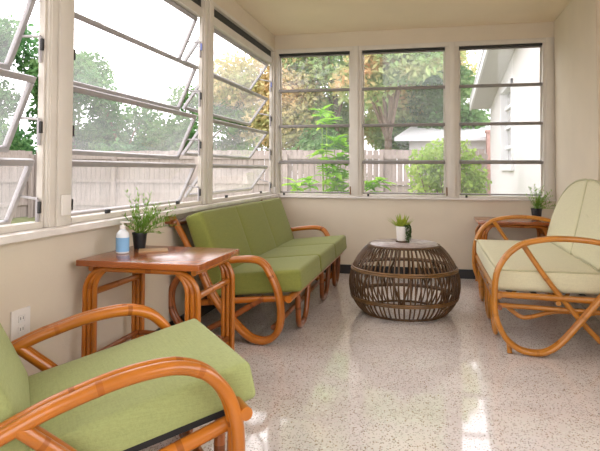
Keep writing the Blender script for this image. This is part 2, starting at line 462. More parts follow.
window_back(4, .0405, .797, 'back window on the left, leafy plant outside it')
window_back(5, .908, 1.734, 'middle back window, tree trunk and fence beyond')
window_back(6, 1.852, 2.628, 'back window on the right, white house wall beyond')
for k, (p, lab) in enumerate((((.021, .034, -3.555, -3.495, ZS+.075, ZS+.165), 'white plastic crank cover on the post left of the side table'),
                              ((.021, .036, -.075, -.0165, ZS+.034, ZS+.105), 'small white plastic crank cover low in the window corner behind the sofa'))):
    bm = bmesh.new(); box(bm, *p, bev=.006)
    if k == 1:
        bm.free(); bm = bmesh.new(); box(bm, .0105, .024, -.056, -.0175, ZS+.034, ZS+.105, bev=.005)
    tag(obj('crank_cover', bm, M['plate']), lab, 'cover')

# wall outlet
o = thing('wall_outlet', 'white duplex outlet plate on the left wall beside the green armchair', 'outlet', (0, -3.77, .422))
bm = bmesh.new(); box(bm, .0005, .008, -.054, .054, -.060, .060, .003); obj('cover_plate', bm, M['plate'], o)
for dz in (.021, -.021):
    bm = bmesh.new(); box(bm, .0081, .011, -.017, .017, dz-.014, dz+.014, .003); s = obj('socket', bm, M['white'], o)
    bm = bmesh.new()
    for dy in (-.007, .007): box(bm, .0111, .0116, dy-.0014, dy+.0014, dz-.003, dz+.008)
    obj('slot', bm, M['dark'], s, smooth=False)

# ------------------------------------------------------------------ rattan seating
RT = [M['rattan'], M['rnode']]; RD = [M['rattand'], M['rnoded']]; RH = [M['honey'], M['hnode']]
def poles(name, root, lx, pts, r, mats, off=None, sides=12, node=.33):
    bm = bmesh.new()
    for dx in ((0,) if off is None else (-off, off)):
        tube(bm, [(lx+dx, y, z) for (y, z) in pts], r, sides, node=node, phase=random.random())
    return obj(name, bm, mats, root)
def pole3(name, root, pts, r, mats, smooth=False, node=.33, sides=12):
    bm = bmesh.new()
    P = [Vector(p) for p in pts]
    if not smooth and len(P) == 2:
        k = max(2, int((P[1]-P[0]).length/.02)); P = [P[0].lerp(P[1], i/k) for i in range(k+1)]
    tube(bm, P, r, sides, node=node, smooth=smooth, step=.02, phase=random.random())
    return obj(name, bm, mats, root)
def knob(name, root, p, ax, r, mats):
    bm = bmesh.new(); P = Vector(p); d = Vector(ax)
    tube(bm, [P, P+d*.008, P+d*.03, P+d*.036], r, 14, smooth=False)
    return obj(name, bm, mats, root)

# ---- green sofa (front looks to +x)
so = thing('rattan_sofa', 'three-seat orange rattan sofa with olive green cushions under the left windows', 'sofa', (.80, -1.47, 0), R(-90))
ARM = [(-.70,.415),(-.55,.462),(-.378,.492),(-.250,.500),(-.182,.476),(-.138,.410),(-.102,.335),(-.082,.255),(-.077,.176),(-.089,.097),(-.126,.047),(-.181,.024),(-.249,.033),(-.302,.065),(-.355,.112),(-.433,.187),(-.5,.274),(-.552,.370),(-.585,.448)]
REAR = [(-.640,.428),(-.70,.405),(-.765,.340),(-.797,.253),(-.785,.155),(-.735,.075),(-.665,.030),(-.590,.036),(-.516,.076),(-.413,.129),(-.30,.20),(-.20,.262)]
for lx in (.985, -.985):
    poles('arm_loop', so, lx, ARM, .0195, RT, .0185)
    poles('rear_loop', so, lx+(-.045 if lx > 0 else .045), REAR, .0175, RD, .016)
    poles('side_rail', so, lx+(-.034 if lx > 0 else .034), [(-.03,.272),(-.25,.254),(-.45,.234),(-.66,.208)], .019, RT)
    poles('back_post', so, lx+(-.04 if lx > 0 else .04), [(-.790,.735),(-.70,.585),(-.60,.40),(-.52,.225)], .020, RT)
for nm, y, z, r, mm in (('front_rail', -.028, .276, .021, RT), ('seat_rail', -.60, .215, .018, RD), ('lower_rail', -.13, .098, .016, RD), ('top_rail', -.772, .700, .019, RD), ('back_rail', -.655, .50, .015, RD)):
    hw = .96 if nm == 'lower_rail' else 1.0
    pole3(nm, so, [(-hw, y, z), (hw, y, z)], r, mm, node=.4)
for s in (1, -1): knob('rail_knob', so, (s*.998, -.786, .725), (s, 0, 0), .024, RD)
for c in (.545, -.27, -.83):
    bm = bmesh.new()
    hw = .15 if c > -.5 else .12
    tube(bm, [(c-hw*1.1,-.04,.262),(c-hw*.92,-.042,.15),(c-hw*.70,-.046,.06),(c-hw*.28,-.05,.021),(c+hw*.28,-.05,.021),(c+hw*.70,-.046,.06),(c+hw*.92,-.042,.15),(c+hw*1.1,-.04,.262)], .0185, 12, node=.3, phase=.2)
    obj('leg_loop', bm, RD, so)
bm = bmesh.new()
for k in range(7): box(bm, -.94+k*.30-.03, -.94+k*.30+.03, -.60, -.04, .2365, .2395)
obj('seat_webbing', bm, M['strap'], so, smooth=False)
tl = R(6)
for k, cx in enumerate((.632, -.012, -.642)):
    bm = bmesh.new()
    T = Matrix.Translation((cx, -.270, .347)) @ Matrix.Rotation(tl, 4, 'X')
    cushion(bm, .634, .61, .130, .020, .008, M=T); obj('seat_cushion', bm, M['green'], so)
    bm = bmesh.new()
    T = Matrix.Translation((cx, -.574, .545)) @ Matrix.Rotation(R(90+20), 4, 'X')
    cushion(bm, .662, .455, .115, .020, .008, M=T); obj('back_cushion', bm, M['green'], so)

# ---- love seat (front looks to -x)
lo = thing('rattan_loveseat', 'honey rattan loveseat with pale cream cushions and a rounded back on the right', 'loveseat', (1.98, -1.52, 0), R(90))
LARM = [(-.66,.600),(-.513,.640),(-.386,.655),(-.256,.654),(-.124,.627),(-.044,.574),(.008,.504),(.034,.429),(.043,.30),(.032,.198),(-.013,.096),(-.077,.040),(-.146,.020),(-.224,.027),(-.303,.080),(-.411,.209),(-.509,.335),(-.60,.45),(-.66,.54)]
LSTR = [(-.118,.612),(-.254,.409),(-.411,.209),(-.496,.115),(-.565,.045),(-.615,.020),(-.66,.032),(-.685,.08),(-.69,.16)]
for lx in (-.785, .785):
    i = 1 if lx < 0 else -1
    poles('arm_loop', lo, lx, LARM, .0155, RH, .0145)
    poles('strut', lo, lx+i*.034, LSTR, .0150, RH)
    poles('side_rail', lo, lx+i*.032, [(.026,.326),(-.25,.322),(-.66,.312)], .0180, RH)
    poles('lower_rail', lo, lx+i*.05, [(.020,.262),(-.2,.258),(-.45,.250),(-.66,.245)], .014, RH)
    poles('back_post', lo, lx+i*.06, [(-.722,.74),(-.700,.60),(-.665,.38),(-.64,.20)], .017, RH)
    poles('foot_block', lo, lx-i*.002+i*.02, [(-.040,.004),(-.036,.060)], .014, RH, node=None)
for nm, y, z, r in (('front_rail', .018, .320, .018), ('front_lower_rail', .012, .255, .014), ('rear_rail', -.62, .315, .016), ('top_rail', -.718, .70, .014), ('centre_rail', -.30, .295, .014)):
    pole3(nm, lo, [(-.77, y, z), (.77, y, z)], r, RH if 'lower' not in nm else RD, node=.4)
for c in (.55, 0.0, -.40):
    bm = bmesh.new(); hw = .10
    tube(bm, [(c-hw,.010,.312),(c-hw,.008,.18),(c-hw*.75,.004,.06),(c,.0,.018),(c+hw*.75,.004,.06),(c+hw,.008,.18),(c+hw,.010,.312)], .0145, 12, node=.3)
    obj('leg_loop', bm, RH, lo)
bm = bmesh.new()
tube(bm, [(-.70,-.02,.262),(-.705,-.10,.20),(-.705,-.16,.197),(-.705,-.30,.235),(-.705,-.5,.235)], .013, 10, node=.3); obj('brace', bm, RH, lo)
bm = bmesh.new()
for k in range(5): box(bm, -.74, .74, -.58+k*.13, -.55+k*.13, .3385, .3415)
obj('seat_webbing', bm, M['strap'], lo, smooth=False)
bm = bmesh.new(); cushion(bm, 1.465, .60, .128, .030, .010, M=Matrix.Translation((0, -.270, .4065)))
sc = obj('seat_cushion', bm, M['cream'], lo)
def piping(parent, w, d, z, y, r=.006):
    bm = bmesh.new(); a, b, c = w/2, d/2, .03
    tube(bm, [(-a+c,y-b,z),(a-c,y-b,z),(a,y-b+c,z),(a,y+b-c,z),(a-c,y+b,z),(-a+c,y+b,z),(-a,y+b-c,z),(-a,y-b+c,z)], r, 8, closed=True)
    obj('piping', bm, M['creamp'], parent)
piping(sc, 1.45, .585, .462, -.270, .005)
for s in (1, -1):
    # outline in (along the seat, up the back)
    fu = 1.14 if s > 0 else .92
    out = [(0.006,0.0),(.25,0),(.50,0),(.70,0),(.738,.03),(.742,.09),(.728,.17),(.695,.25),(.64,.325),(.56,.395),(.46,.450),(.35,.487),(.24,.508),(.12,.518),(.03,.520),(.006,.505),(.003,.40),(.002,.25),(.002,.10)]
    P = spline([(s*u*fu-.068, v, 0) for u, v in out], .03, closed=True)
    bm = bmesh.new()
    T = Matrix.Translation((0, -.562, .466)) @ Matrix.Rotation(R(90+12.5), 4, 'X')
    # local w axis points to the front (-) / back (+)
    slab_outline(bm, [(p.x, p.y) for p in P], .100, .035, .012, M=T)
    c = obj('back_cushion', bm, M['cream'], lo)
    bm = bmesh.new()
    tube(bm, [T @ Vector((p.x*.985+s*.004-.0, p.y*.985+.003, -.042)) for p in P[::2]], .0055, 8, closed=True)
    obj('piping', bm, M['creamp'], c)

# ---- green armchair in the foreground (turned 51 degrees)
CH = (.866, -3.829, 0)
ch = thing('rattan_armchair', 'orange rattan armchair with light green cushions in the near left corner', 'armchair', CH, R(-51))
CARM = [(-.86,.315),(-.76,.352),(-.68,.386),(-.591,.424),(-.521,.447),(-.428,.473),(-.332,.489),(-.249,.490),(-.178,.468),(-.130,.428),(-.098,.380),(-.080,.325),(-.072,.272),(-.072,.20),(-.084,.11),(-.12,.05),(-.175,.024),(-.24,.030),(-.30,.07),(-.40,.165),(-.50,.275),(-.60,.365),(-.64,.400)]
CREAR = [(-.70,.375),(-.78,.32),(-.83,.24),(-.82,.14),(-.76,.06),(-.68,.024),(-.60,.035),(-.50,.085),(-.40,.145),(-.31,.200),(-.27,.222)]
for lx in (.355, -.355):
    i = -1 if lx > 0 else 1
    poles('arm_loop', ch, lx, CARM, .0195, RT, .018, sides=16, node=.27)
    poles('rear_loop', ch, lx+i*.045, CREAR, .0175, RT, .016, sides=14)
    poles('side_rail', ch, lx+i*.034, [(-.045,.302),(-.10,.286),(-.255,.239),(-.45,.183),(-.66,.135)], .021, RT, sides=16)
    poles('back_post', ch, lx+i*.050, [(-1.01,.77),(-.94,.61),(-.86,.44),(-.77,.27),(-.69,.19)], .021, RT, sides=16)
pole3('front_rail', ch, [(-.385, -.052, .334), (.386, -.052, .334)], .0195, RT, sides=16, node=.5)
pole3('rear_rail', ch, [(-.33, -.66, .115), (.33, -.66, .115)], .018, RD)
pole3('top_rail', ch, [(-.33, -.985, .69), (.33, -.985, .69)], .019, RD)
pole3('lower_rail', ch, [(-.32, -.10, .10), (.32, -.10, .10)], .016, RD)
for c in (.23, -.23):
    bm = bmesh.new(); hw = .06
    tube(bm, [(c-hw,-.055,.315),(c-hw,-.06,.16),(c-hw*.7,-.065,.05),(c,-.065,.021),(c+hw*.7,-.065,.05),(c+hw,-.06,.16),(c+hw,-.055,.315)], .018, 14, node=.3)
    obj('leg_loop', bm, RD, ch)
bm = bmesh.new(); box(bm, -.30, .30, -.60, -.03, -.012, .006)
bmesh.ops.transform(bm, matrix=Matrix.Translation((0,-.02,.329)) @ Matrix.Rotation(R(11.5), 4, 'X'), verts=bm.verts)
obj('seat_webbing', bm, M['strap'], ch, smooth=False)
bm = bmesh.new()
cushion(bm, .595, .66, .118, .018, .008, n=18, M=Matrix.Translation((0,-.004,.451)) @ Matrix.Rotation(R(13), 4, 'X') @ Matrix.Translation((0,-.332,-.059)))
obj('seat_cushion', bm, M['lime'], ch)
bm = bmesh.new()
cushion(bm, .60, .50, .125, .024, .012, n=18, M=Matrix.Translation((0,-.766,.500)) @ Matrix.Rotation(R(90+26), 4, 'X'))
obj('back_cushion', bm, M['lime'], ch)

# ------------------------------------------------------------------ side tables
def side_table(name, label, x0, x1, y0, y1, h, group=None):
    t = thing(name, label, 'side table', ((x0+x1)/2, (y0+y1)/2, 0), 0, group)
    a, b = (x1-x0)/2, (y1-y0)/2
    bm = bmesh.new(); box(bm, -a, a, -b, b, h-.028, h, .004); obj('tabletop', bm, M['wood'], t)
    r = .0125
    for sy in (-1, 1):
        y = sy*(b-.045)
        bm = bmesh.new()
        e = a-.020; zt = h-.030-r; q = .105
        def corner(ex, zz, q): # rounded inverted U
            P = [(-ex,y,.001)]
            k = 12
            P += [(-ex, y, zz*j/k) for j in range(1, k) if zz*j/k < zz-q]
            P += [(-ex+q-q*math.cos(math.pi/2*j/8), y, zz-q+q*math.sin(math.pi/2*j/8)) for j in range(9)]
            P += [(-ex+q+(2*ex-2*q)*j/12, y, zz) for j in range(1, 12)]
            P += [(ex-q+q*math.sin(math.pi/2*j/8), y, zz-q+q*math.cos(math.pi/2*j/8)) for j in range(9)]
            P += [(ex, y, zz*(k-j)/k) for j in range(1, k) if zz*(k-j)/k < zz-q]
            P += [(ex, y, .001)]
            return P
        tube(bm, corner(e, zt, q), r, 12, node=.31, smooth=False, phase=.3)
        obj('leg_frame', bm, RT, t)
        for sx in (-1, 1):
            for j in (1, 2):
                rj = q-j*r*1.95; ex = e-j*r*1.95
                bm = bmesh.new()
                P = [(sx*ex, y, .001+(zt-q-.001)*i/14) for i in range(15)]
                P += [(sx*(e-q+(rj+(q-rj-.004)*(t_/1.5)**2)*math.cos(t_)), y, zt-q+(rj+(q-rj-.004)*(t_/1.5)**2)*math.sin(t_)) for t_ in [1.45*i/8 for i in range(1, 9)]]
                tube(bm, P, r*.95, 10, node=.31, smooth=False, phase=.3+.1*j); obj('leg_pole', bm, RT, t)
    for sx in (-1, 1):
        x = sx*(a-.020-r*1.9)
        pole3('side_rail', t, [(x, -b+.05, h-.155), (x, b-.05, h-.155)], .0150, RT)
        pole3('top_side_rail', t, [(x-sx*.0, -b+.05, h-.0445), (x, b-.05, h-.0445)], .0130, RT)
        pole3('lower_rail', t, [(x, -b+.05, .185), (x, b-.05, .185)], .0130, RD)
    pole3('lower_rail', t, [(-a+.06, b-.05, .185), (a-.06, b-.05, .185)], .0130, RD)
    return t
side_table('side_table', 'orange rattan side table with a red-brown top holding a plant and bottle', .043, .628, -3.47, -2.938, .63)
side_table('side_table', 'red-brown side table in the far right corner behind the cream loveseat', 1.985, 2.62, -.56, -.06, .60)

# ---- items on the near side table
b = thing('soap_bottle', 'clear pump bottle with pale blue label on the near side table', 'bottle', (.137, -3.235, .6305)); b.scale = (.86,.86,.80)
bm = bmesh.new(); lathe(bm, [(.031,.0),(.036,.004),(.036,.105),(.033,.122),(.020,.137),(.013,.142),(.013,.150)], 28); obj('bottle_body', bm, M['clear'], b)
bm = bmesh.new(); lathe(bm, [(.0366,.012),(.0368,.014),(.0368,.094),(.0366,.096)], 28, cap0=False, cap1=False); obj('bottle_label', bm, M['blue'], b, smooth=False)
bm = bmesh.new(); lathe(bm, [(.016,.146),(.016,.165),(.006,.167),(.006,.180),(.014,.181),(.014,.190)], 20); box(bm, -.006, .042, -.006, .006, .182, .190, .002)
obj('pump', bm, M['plate'], b)

def pot(root, r0, r1, h, m, seg=28):
    bm = bmesh.new(); lathe(bm, [(r0,0),(r1,h*.86),(r1*1.06,h*.87),(r1*1.06,h),(r1*.93,h),(r1*.90,h*.86)], seg, cap1=False); obj('pot', bm, m, root)
    bm = bmesh.new(); lathe(bm, [(r1*.90,h*.84),(r1*.91,h*.875)], seg); obj('soil', bm, M['soil'], root)
def blade(bm, p, d, L, w, droop, n=6, up=Vector((0,0,1))):
    """thin curved leaf blade with a folded midrib"""
    d = d.normalized(); side = d.cross(up); side = side.normalized() if side.length > 1e-3 else Vector((1,0,0))
    q = Vector(p); pr = None
    for i in range(n+1):
        t = i/n; ww = w*(math.sin(math.pi*(.12+.88*t))**.8 if i < n else .02)
        nn = side.cross(d).normalized()
        row = [bm.verts.new(q-side*ww), bm.verts.new(q-nn*ww*.35), bm.verts.new(q+side*ww)]
        if pr:
            bm.faces.new((pr[0], pr[1], row[1], row[0])); bm.faces.new((pr[1], pr[2], row[2], row[1]))
        pr = row; q = q + d*(L/n); d = (d-up*droop/n).normalized()
def wispy(root, z, h, spread, n, seed, m):
    rnd = random.Random(seed); bm = bmesh.new(); bs = bmesh.new()
    for i in range(n):
        a = rnd.uniform(0, 2*math.pi); el = rnd.uniform(.25, 1.45); rr = rnd.uniform(0, .02)
        d = Vector((math.cos(a)*math.cos(el)*spread, math.sin(a)*math.cos(el)*spread, math.sin(el)))
        if d.x < -.30: d.x *= -.8
        L = h*rnd.uniform(.55, 1.0)*(.75+.25*math.sin(el)); p = Vector((rr*math.cos(a), rr*math.sin(a), z))
        pts = []; q = p.copy(); dd = d.normalized()
        for k in range(9):
            pts.append(q.copy()); q = q+dd*L/8; dd = (dd+Vector((rnd.uniform(-.12,.12), rnd.uniform(-.12,.12), -.07))).normalized()
        tube(bs, pts, .0016, 5, smooth=False, r1=.0006)
        for k in range(2, 9):
            for _ in range(3):
                a2 = rnd.uniform(0, 2*math.pi); up = (pts[min(8,k)]-pts[k-1]).normalized()
                e = (Vector((math.cos(a2), math.sin(a2), rnd.uniform(.1,.9)))+up*.9).normalized()
                blade(bm, pts[k], e, rnd.uniform(.018,.040), .0026, .3, 3)
    obj('stem', bs, m, root); f = obj('foliage', bm, m, root); 
p = thing('potted_plant', 'wispy green plant in a black pot on the near side table', 'plant', (.130, -3.055, .6305))
pot(p, .029, .036, .082, M['pot']); wispy(p, .070, .235, 1.0, 34, 3, M['grass'])
p = thing('potted_plant', 'small green plant in a black pot in the far right corner', 'plant', (2.515, -.235, .6005))
pot(p, .038, .046, .098, M['pot']); wispy(p, .085, .23, .95, 30, 5, M['grass'])
bm = bmesh.new(); box(bm, -.050, .050, -.070, .070, 0, .003, .001); box(bm, -.048, .050, -.068, .070, .0032, .007, .001)
n_ = obj('notepad', bm, M['paper']); n_.location = (.245, -3.13, .6306); n_.rotation_euler = (0,0,R(-62))
tag(n_, 'flat tan notepad lying on the near side table', 'notepad')

# ------------------------------------------------------------------ woven drum table
ct = thing('rattan_drum_table', 'round brown rattan cage table with a woven top on the terrazzo floor', 'coffee table', (1.393, -1.452, .0005))
PROF = [(.298,.012),(.334,.045),(.370,.100),(.392,.165),(.397,.220),(.390,.275),(.366,.345),(.325,.415),(.280,.468),(.246,.492)]
def rad(z):
    for (r0,z0),(r1,z1) in zip(PROF, PROF[1:]):
        if z0 <= z <= z1: return r0+(r1-r0)*(z-z0)/(z1-z0)
    return PROF[-1][0]
bm = bmesh.new(); tube(bm, [(r, 0, z) for r, z in PROF], .0058, 8, step=.02); sp0 = obj('spoke', bm, M['brown'], ct)
N = 66
for k in range(1, N):
    c = sp0.copy(); COL.objects.link(c); c.parent = ct; c.rotation_euler = (0, 0, 2*math.pi*(k+(.16 if k % 3 == 0 else 0))/N)
for z, r, m in ((.012,.009,'brown'),(.115,.0075,'brownl'),(.128,.0075,'brownl'),(.318,.0075,'brownl'),(.332,.0075,'brownl'),(.488,.010,'brown')):
    bm = bmesh.new(); q = rad(z)+(0.0065 if m == 'brownl' else 0)
    tube(bm, [(q*math.cos(2*math.pi*k/40), q*math.sin(2*math.pi*k/40), z) for k in range(40)], r, 8, closed=True, step=.03)
    obj('hoop', bm, M[m], ct)
for z, dr in ((.125,.018),(.325,.018)):
    bm = bmesh.new(); q = rad(z)-dr
    tube(bm, [(q*math.cos(2*math.pi*k/40), q*math.sin(2*math.pi*k/40), z) for k in range(40)], .008, 8, closed=True, step=.03)
    obj('inner_hoop', bm, M['brown'], ct)
for k in range(7):
    a = 2*math.pi*(k+.25)/7
    for s in (-1, 1):
        bm = bmesh.new(); z0, z1 = .125, .325; q0, q1 = rad(z0)-.02, rad(z1)-.02
        a1 = a+s*.20
        tube(bm, [(q0*math.cos(a), q0*math.sin(a), z0), (.376*math.cos((a+a1)/2), .376*math.sin((a+a1)/2), .225), (q1*math.cos(a1), q1*math.sin(a1), z1)], .0075, 8, step=.03)
        obj('diagonal_brace', bm, M['brown'], ct)
bm = bmesh.new()
lathe(bm, [(.240,.482),(.246,.494),(.238,.503)], 56, cap1=False)
rr = .238; rings = [(rr, .503)]
while rr > .02:
    rings += [(rr-.003,.5062),(rr-.007,.5062),(rr-.010,.5032)]; rr -= .010
lathe(bm, rings, 56, cap0=False); obj('woven_top', bm, M['weave'], ct)

sp = thing('succulent_pot', 'small white pot of succulents on top of the round rattan table', 'plant', (1.382, -1.440, .5085))
bm = bmesh.new(); lathe(bm, [(.050,0),(.052,.006),(.053,.009)], 24); obj('saucer', bm, M['brown'], sp)
bm = bmesh.new(); lathe(bm, [(.036,.0092),(.042,.02),(.047,.115),(.044,.115),(.042,.100)], 28, cap1=False); obj('pot', bm, M['wpot'], sp)
bm = bmesh.new(); lathe(bm, [(.042,.098),(.0425,.106)], 24); obj('soil', bm, M['soil'], sp)
rnd = random.Random(4); bm = bmesh.new()
for i in range(60):
    a = rnd.uniform(0, 6.28); el = rnd.uniform(.5, 1.5)
    blade(bm, (-.008+.02*math.cos(a), .02*math.sin(a), .104), Vector((math.cos(a)*math.cos(el), math.sin(a)*math.cos(el), math.sin(el))), rnd.uniform(.06,.115), .006, .12, 4)
obj('rosette', bm, M['succ'], sp)
bm = bmesh.new()
for i in range(9):
    a = rnd.uniform(-1.3, .5); L = rnd.uniform(.07,.13); r0 = .040
    pts = [Vector((r0*.6*math.cos(a), r0*.6*math.sin(a), .108)), Vector((.052*math.cos(a), .052*math.sin(a), .118)), Vector((.060*math.cos(a), .060*math.sin(a), .118-L*.5)), Vector((.058*math.cos(a), .058*math.sin(a), .125-L))]
    P = spline(pts, .008)
    for q in P:
        for _ in range(3):
            blade(bm, q, Vector((rnd.uniform(-1,1), rnd.uniform(-1,1), rnd.uniform(-.3,.9))), .014, .005, .1, 2)
obj('trailing_foliage', bm, M['succd'], sp)

# ------------------------------------------------------------------ outdoors
GZ = -.30
struct(obj('ground', (lambda b: (box(b, -40, 30, -4.0, 45, GZ-.2, GZ), b)[1])(bmesh.new()), M['lawn'], smooth=False), 'lawn outside the windows')

struct(obj('bounce_ground', (lambda b: (box(b, -40, 30, -22, -4.001, GZ-.2, GZ), b)[1])(bmesh.new()), M['bounce_ground'], smooth=False), 'unseen pale concrete ground behind the porch, added to avoid green bounce light')  # unseen paving, added so the bounce into the room is less green

def fence(name, label, p0, p1, h, group=None):
    t = thing(name, label, 'fence', (p0[0], p0[1], GZ), math.atan2(p1[1]-p0[1], p1[0]-p0[0]), group)
    L = math.hypot(p1[0]-p0[0], p1[1]-p0[1]); rnd = random.Random(int(L*10))
    bm = bmesh.new(); x = 0
    while x < L-.1:
        w = .138; hh = h+rnd.uniform(-.012,.012); box(bm, x, x+w, -.01+rnd.uniform(-.003,.003), .012, .03, hh)
        x += w+.008
    obj('boards', bm, M['fence'], t, smooth=False)
    for z in (.35, .98, 1.62):
        bm = bmesh.new(); box(bm, 0, L, -.055, -.012, z, z+.09); obj('rail', bm, M['fence'], t, smooth=False)
    x = .05
    while x < L:
        bm = bmesh.new(); box(bm, x, x+.10, -.15, -.0555, 0, h-.10); obj('post', bm, M['fence'], t, smooth=False); x += 2.4
    return t
fence('wood_fence', 'weathered board fence across the yard beyond the back windows', (-9.28, 8.4), (2.90, 8.4), 1.84)
fence('wood_fence', 'weathered board fence along the left yard behind the trees', (-9.30, -4.0), (-9.30, 8.22), 1.84)

def leaf_cloud(name, m, root, blobs, n, size, seed, aspect=.55):
    """a crown of small folded leaves spread through ellipsoidal boughs"""
    rnd = random.Random(seed); V = []; F = []
    tot = sum(b[3]*b[4]*b[5] for b in blobs)**1.0
    for (cx, cy, cz, rx, ry, rz) in blobs:
        k = int(n*rx*ry*rz/tot)
        for _ in range(k):
            a = rnd.uniform(0, 6.2832); z = rnd.uniform(-1, 1); s = math.sqrt(1-z*z); r = rnd.random()**.45
            c = Vector((cx+rx*r*s*math.cos(a), cy+ry*r*s*math.sin(a), cz+rz*r*z))
            d = Vector((rnd.gauss(0,1), rnd.gauss(0,1), rnd.gauss(-.3,.8))).normalized()
            sd = d.cross(Vector((rnd.gauss(0,1), rnd.gauss(0,1), rnd.gauss(0,1)))).normalized()
            nn = d.cross(sd); L = size*rnd.uniform(.6, 1.3); w = L*aspect*.5; i = len(V)
            V += [c, c+d*L*.45+sd*w+nn*w*.3, c+d*L, c+d*L*.45-sd*w+nn*w*.3]
            F += [(i, i+1, i+2), (i, i+2, i+3)]
    me = bpy.data.meshes.new(name); me.from_pydata(V, [], F); me.update(); me.materials.append(m)
    return link(name, me, root)
def limbs(root, segs, m):
    bm = bmesh.new()
    for pts, r0, r1 in segs: tube(bm, pts, r0, 9, r1=r1, step=.12)
    return obj('trunk', bm, m, root)
def tree(label, x, y, h, spread, m, n, size, seed, trunk_h=None, tr=.12, low=.25, cat='tree', name='garden_tree', nb=11):
    t = thing(name, label, cat, (x, y, GZ))
    rnd = random.Random(seed); th = trunk_h or h*.35; blobs = []; segs = [([(0,0,0),(.05*rnd.uniform(-1,1),.03,th*.5),(0,0,th)], tr, tr*.75)]
    for k in range(nb):
        a = rnd.uniform(0, 6.28); rr = spread*rnd.uniform(.15,.75); z = h*(low+(1-low)*rnd.uniform(.12,.9)); br = spread*rnd.uniform(.28,.46)
        br *= 1.1-.45*abs(z/h-.55)
        c = (rr*math.cos(a), rr*math.sin(a), z); blobs.append((*c, br, br, br*.75))
        if k < 7: segs.append(([(0,0,th*.85), (c[0]*.45, c[1]*.45, th+(z-th)*.55), c], tr*.5, tr*.12))
    limbs(t, segs, M['bark']); leaf_cloud('crown', m, t, blobs, n, size, seed+1)
    return t
# trees beyond the fences
TR = [
('tall feathery green tree beyond the left fence, at the left edge of the leftmost window', -10.6, 5.6, 11.0, 3.0, 'tgreen', 19000, .20, 11, .05),
('dense deep green tree beyond the corner of both fences', -12.2, 9.6, 7.0, 2.8, 'tdeep', 14000, .20, 12, .08),
('tall leafy tree at the left edge of the middle left window', -10.6, 12.2, 5.9, 2.5, 'tgreen', 13000, .19, 13, .10),
('rounded green tree beyond the fence near the middle of the middle left window', -8.3, 11.4, 4.5, 2.2, 'tdeep', 10000, .18, 14, .15),
('low green tree beyond the fence at the right of the middle left window', -6.5, 12.6, 4.2, 2.2, 'tgreen', 10000, .18, 21, .15),
('peach and orange autumn tree beyond the window over the sofa', -4.4, 13.4, 7.6, 2.7, 'tautumn', 17000, .19, 15, .12),
('green and orange tree beyond the left back window', -1.5, 13.4, 10.0, 3.0, 'tmix', 28000, .19, 16, .10),
('slim green tree beyond the fence beside the white house', 2.3, 13.2, 6.2, 1.9, 'tgreen', 9000, .19, 18, .2),
('low leafy green hedge tree just behind the back fence', -1.4, 10.4, 2.7, 1.6, 'tgreen', 7000, .15, 19, .3)]
for (lab, x, y, h_, sp_, mk, n_l, sz, sd, lw_) in TR: tree(lab, x, y, h_, sp_, M[mk], n_l, sz, sd, low=lw_)
tree('big forked tree with a thick brown trunk beyond the middle back window', .35, 11.6, 9.6, 3.3, M['tmix'], 34000, .20, 17, trunk_h=2.6, tr=.14, low=.24, nb=18)
tree('pale green tree filling the gap behind the forked tree', 1.0, 15.4, 9.0, 2.8, M['tmix'], 22000, .21, 23, low=.14, nb=15)
tree('reddish shrub in front of the left fence', -6.6, 2.0, 1.75, .9, M['red'], 3500, .10, 20, low=.15, cat='shrub', name='garden_shrub')

# round bush with bare branches before the fence
t = thing('garden_bush', 'round light green bush with bare branches between the middle and right back windows', 'bush', (1.82, 3.4, GZ))
rnd = random.Random(31); segs = []
for k in range(11):
    a = rnd.uniform(0, 6.28); r = rnd.uniform(.2,.5)
    segs.append(([(.03*math.cos(a),.03*math.sin(a),0),(r*.5*math.cos(a+.3), r*.5*math.sin(a+.3), .65),(r*math.cos(a), r*math.sin(a), 1.25+rnd.uniform(0,.3))], .020, .005))
limbs(t, segs, M['bark'])
leaf_cloud('foliage', M['bush'], t, [(-.25,0,1.40,.36,.36,.33),(.05,0,1.60,.38,.36,.27),(.30,0,1.30,.30,.32,.33),(.35,.05,.98,.26,.28,.22),(-.35,0,1.05,.22,.28,.2),(.05,.1,1.2,.4,.35,.3),(.45,0,1.1,.2,.25,.25)], 3600, .085, 33)
# broad-leaved plant right outside the left back window
t = thing('leafy_plant', 'bright green broad-leaved plant right outside the left back window', 'plant', (.33, 1.25, GZ))
rnd = random.Random(41); segs = []; bm = bmesh.new()
tops = [(0,0,2.0),(.10,.05,1.75),(-.06,.0,1.65),(.17,-.05,1.55),(.20,.1,1.35),(.10,-.1,1.35),(-.24,.05,1.25),(.0,.05,1.38),(.22,0,1.15),(-.36,.1,1.08),(.52,-.12,1.22),(.60,-.15,1.06),(.50,-.1,1.02),(-.40,.0,1.20),(.15,0,1.0),(.02,0,1.08),(-.1,.2,2.13),(.66,-.1,1.26),(.25,.02,1.5),(.12,-.1,1.22),(.2,.08,1.7),(.05,-.05,1.5),(.24,-.1,1.02),(.1,.1,.95)]
for c in tops:
    c = Vector(c); segs.append(([(rnd.uniform(-.05,.05),rnd.uniform(-.05,.05),0), (c.x*.6,c.y*.6,c.z*.55), c], .012, .005))
    for k in range(11):
        a = k*2.399+rnd.uniform(-.2,.2); el = rnd.uniform(-.25,.65)
        d = Vector((math.cos(a)*math.cos(el), math.sin(a)*math.cos(el), math.sin(el)))
        blade(bm, c-Vector((0,0,rnd.uniform(0,.12))), d, rnd.uniform(.15,.25), rnd.uniform(.032,.052), .8, 5)
limbs(t, segs, M['bush']); obj('leaf_clusters', bm, M['bright'], t)

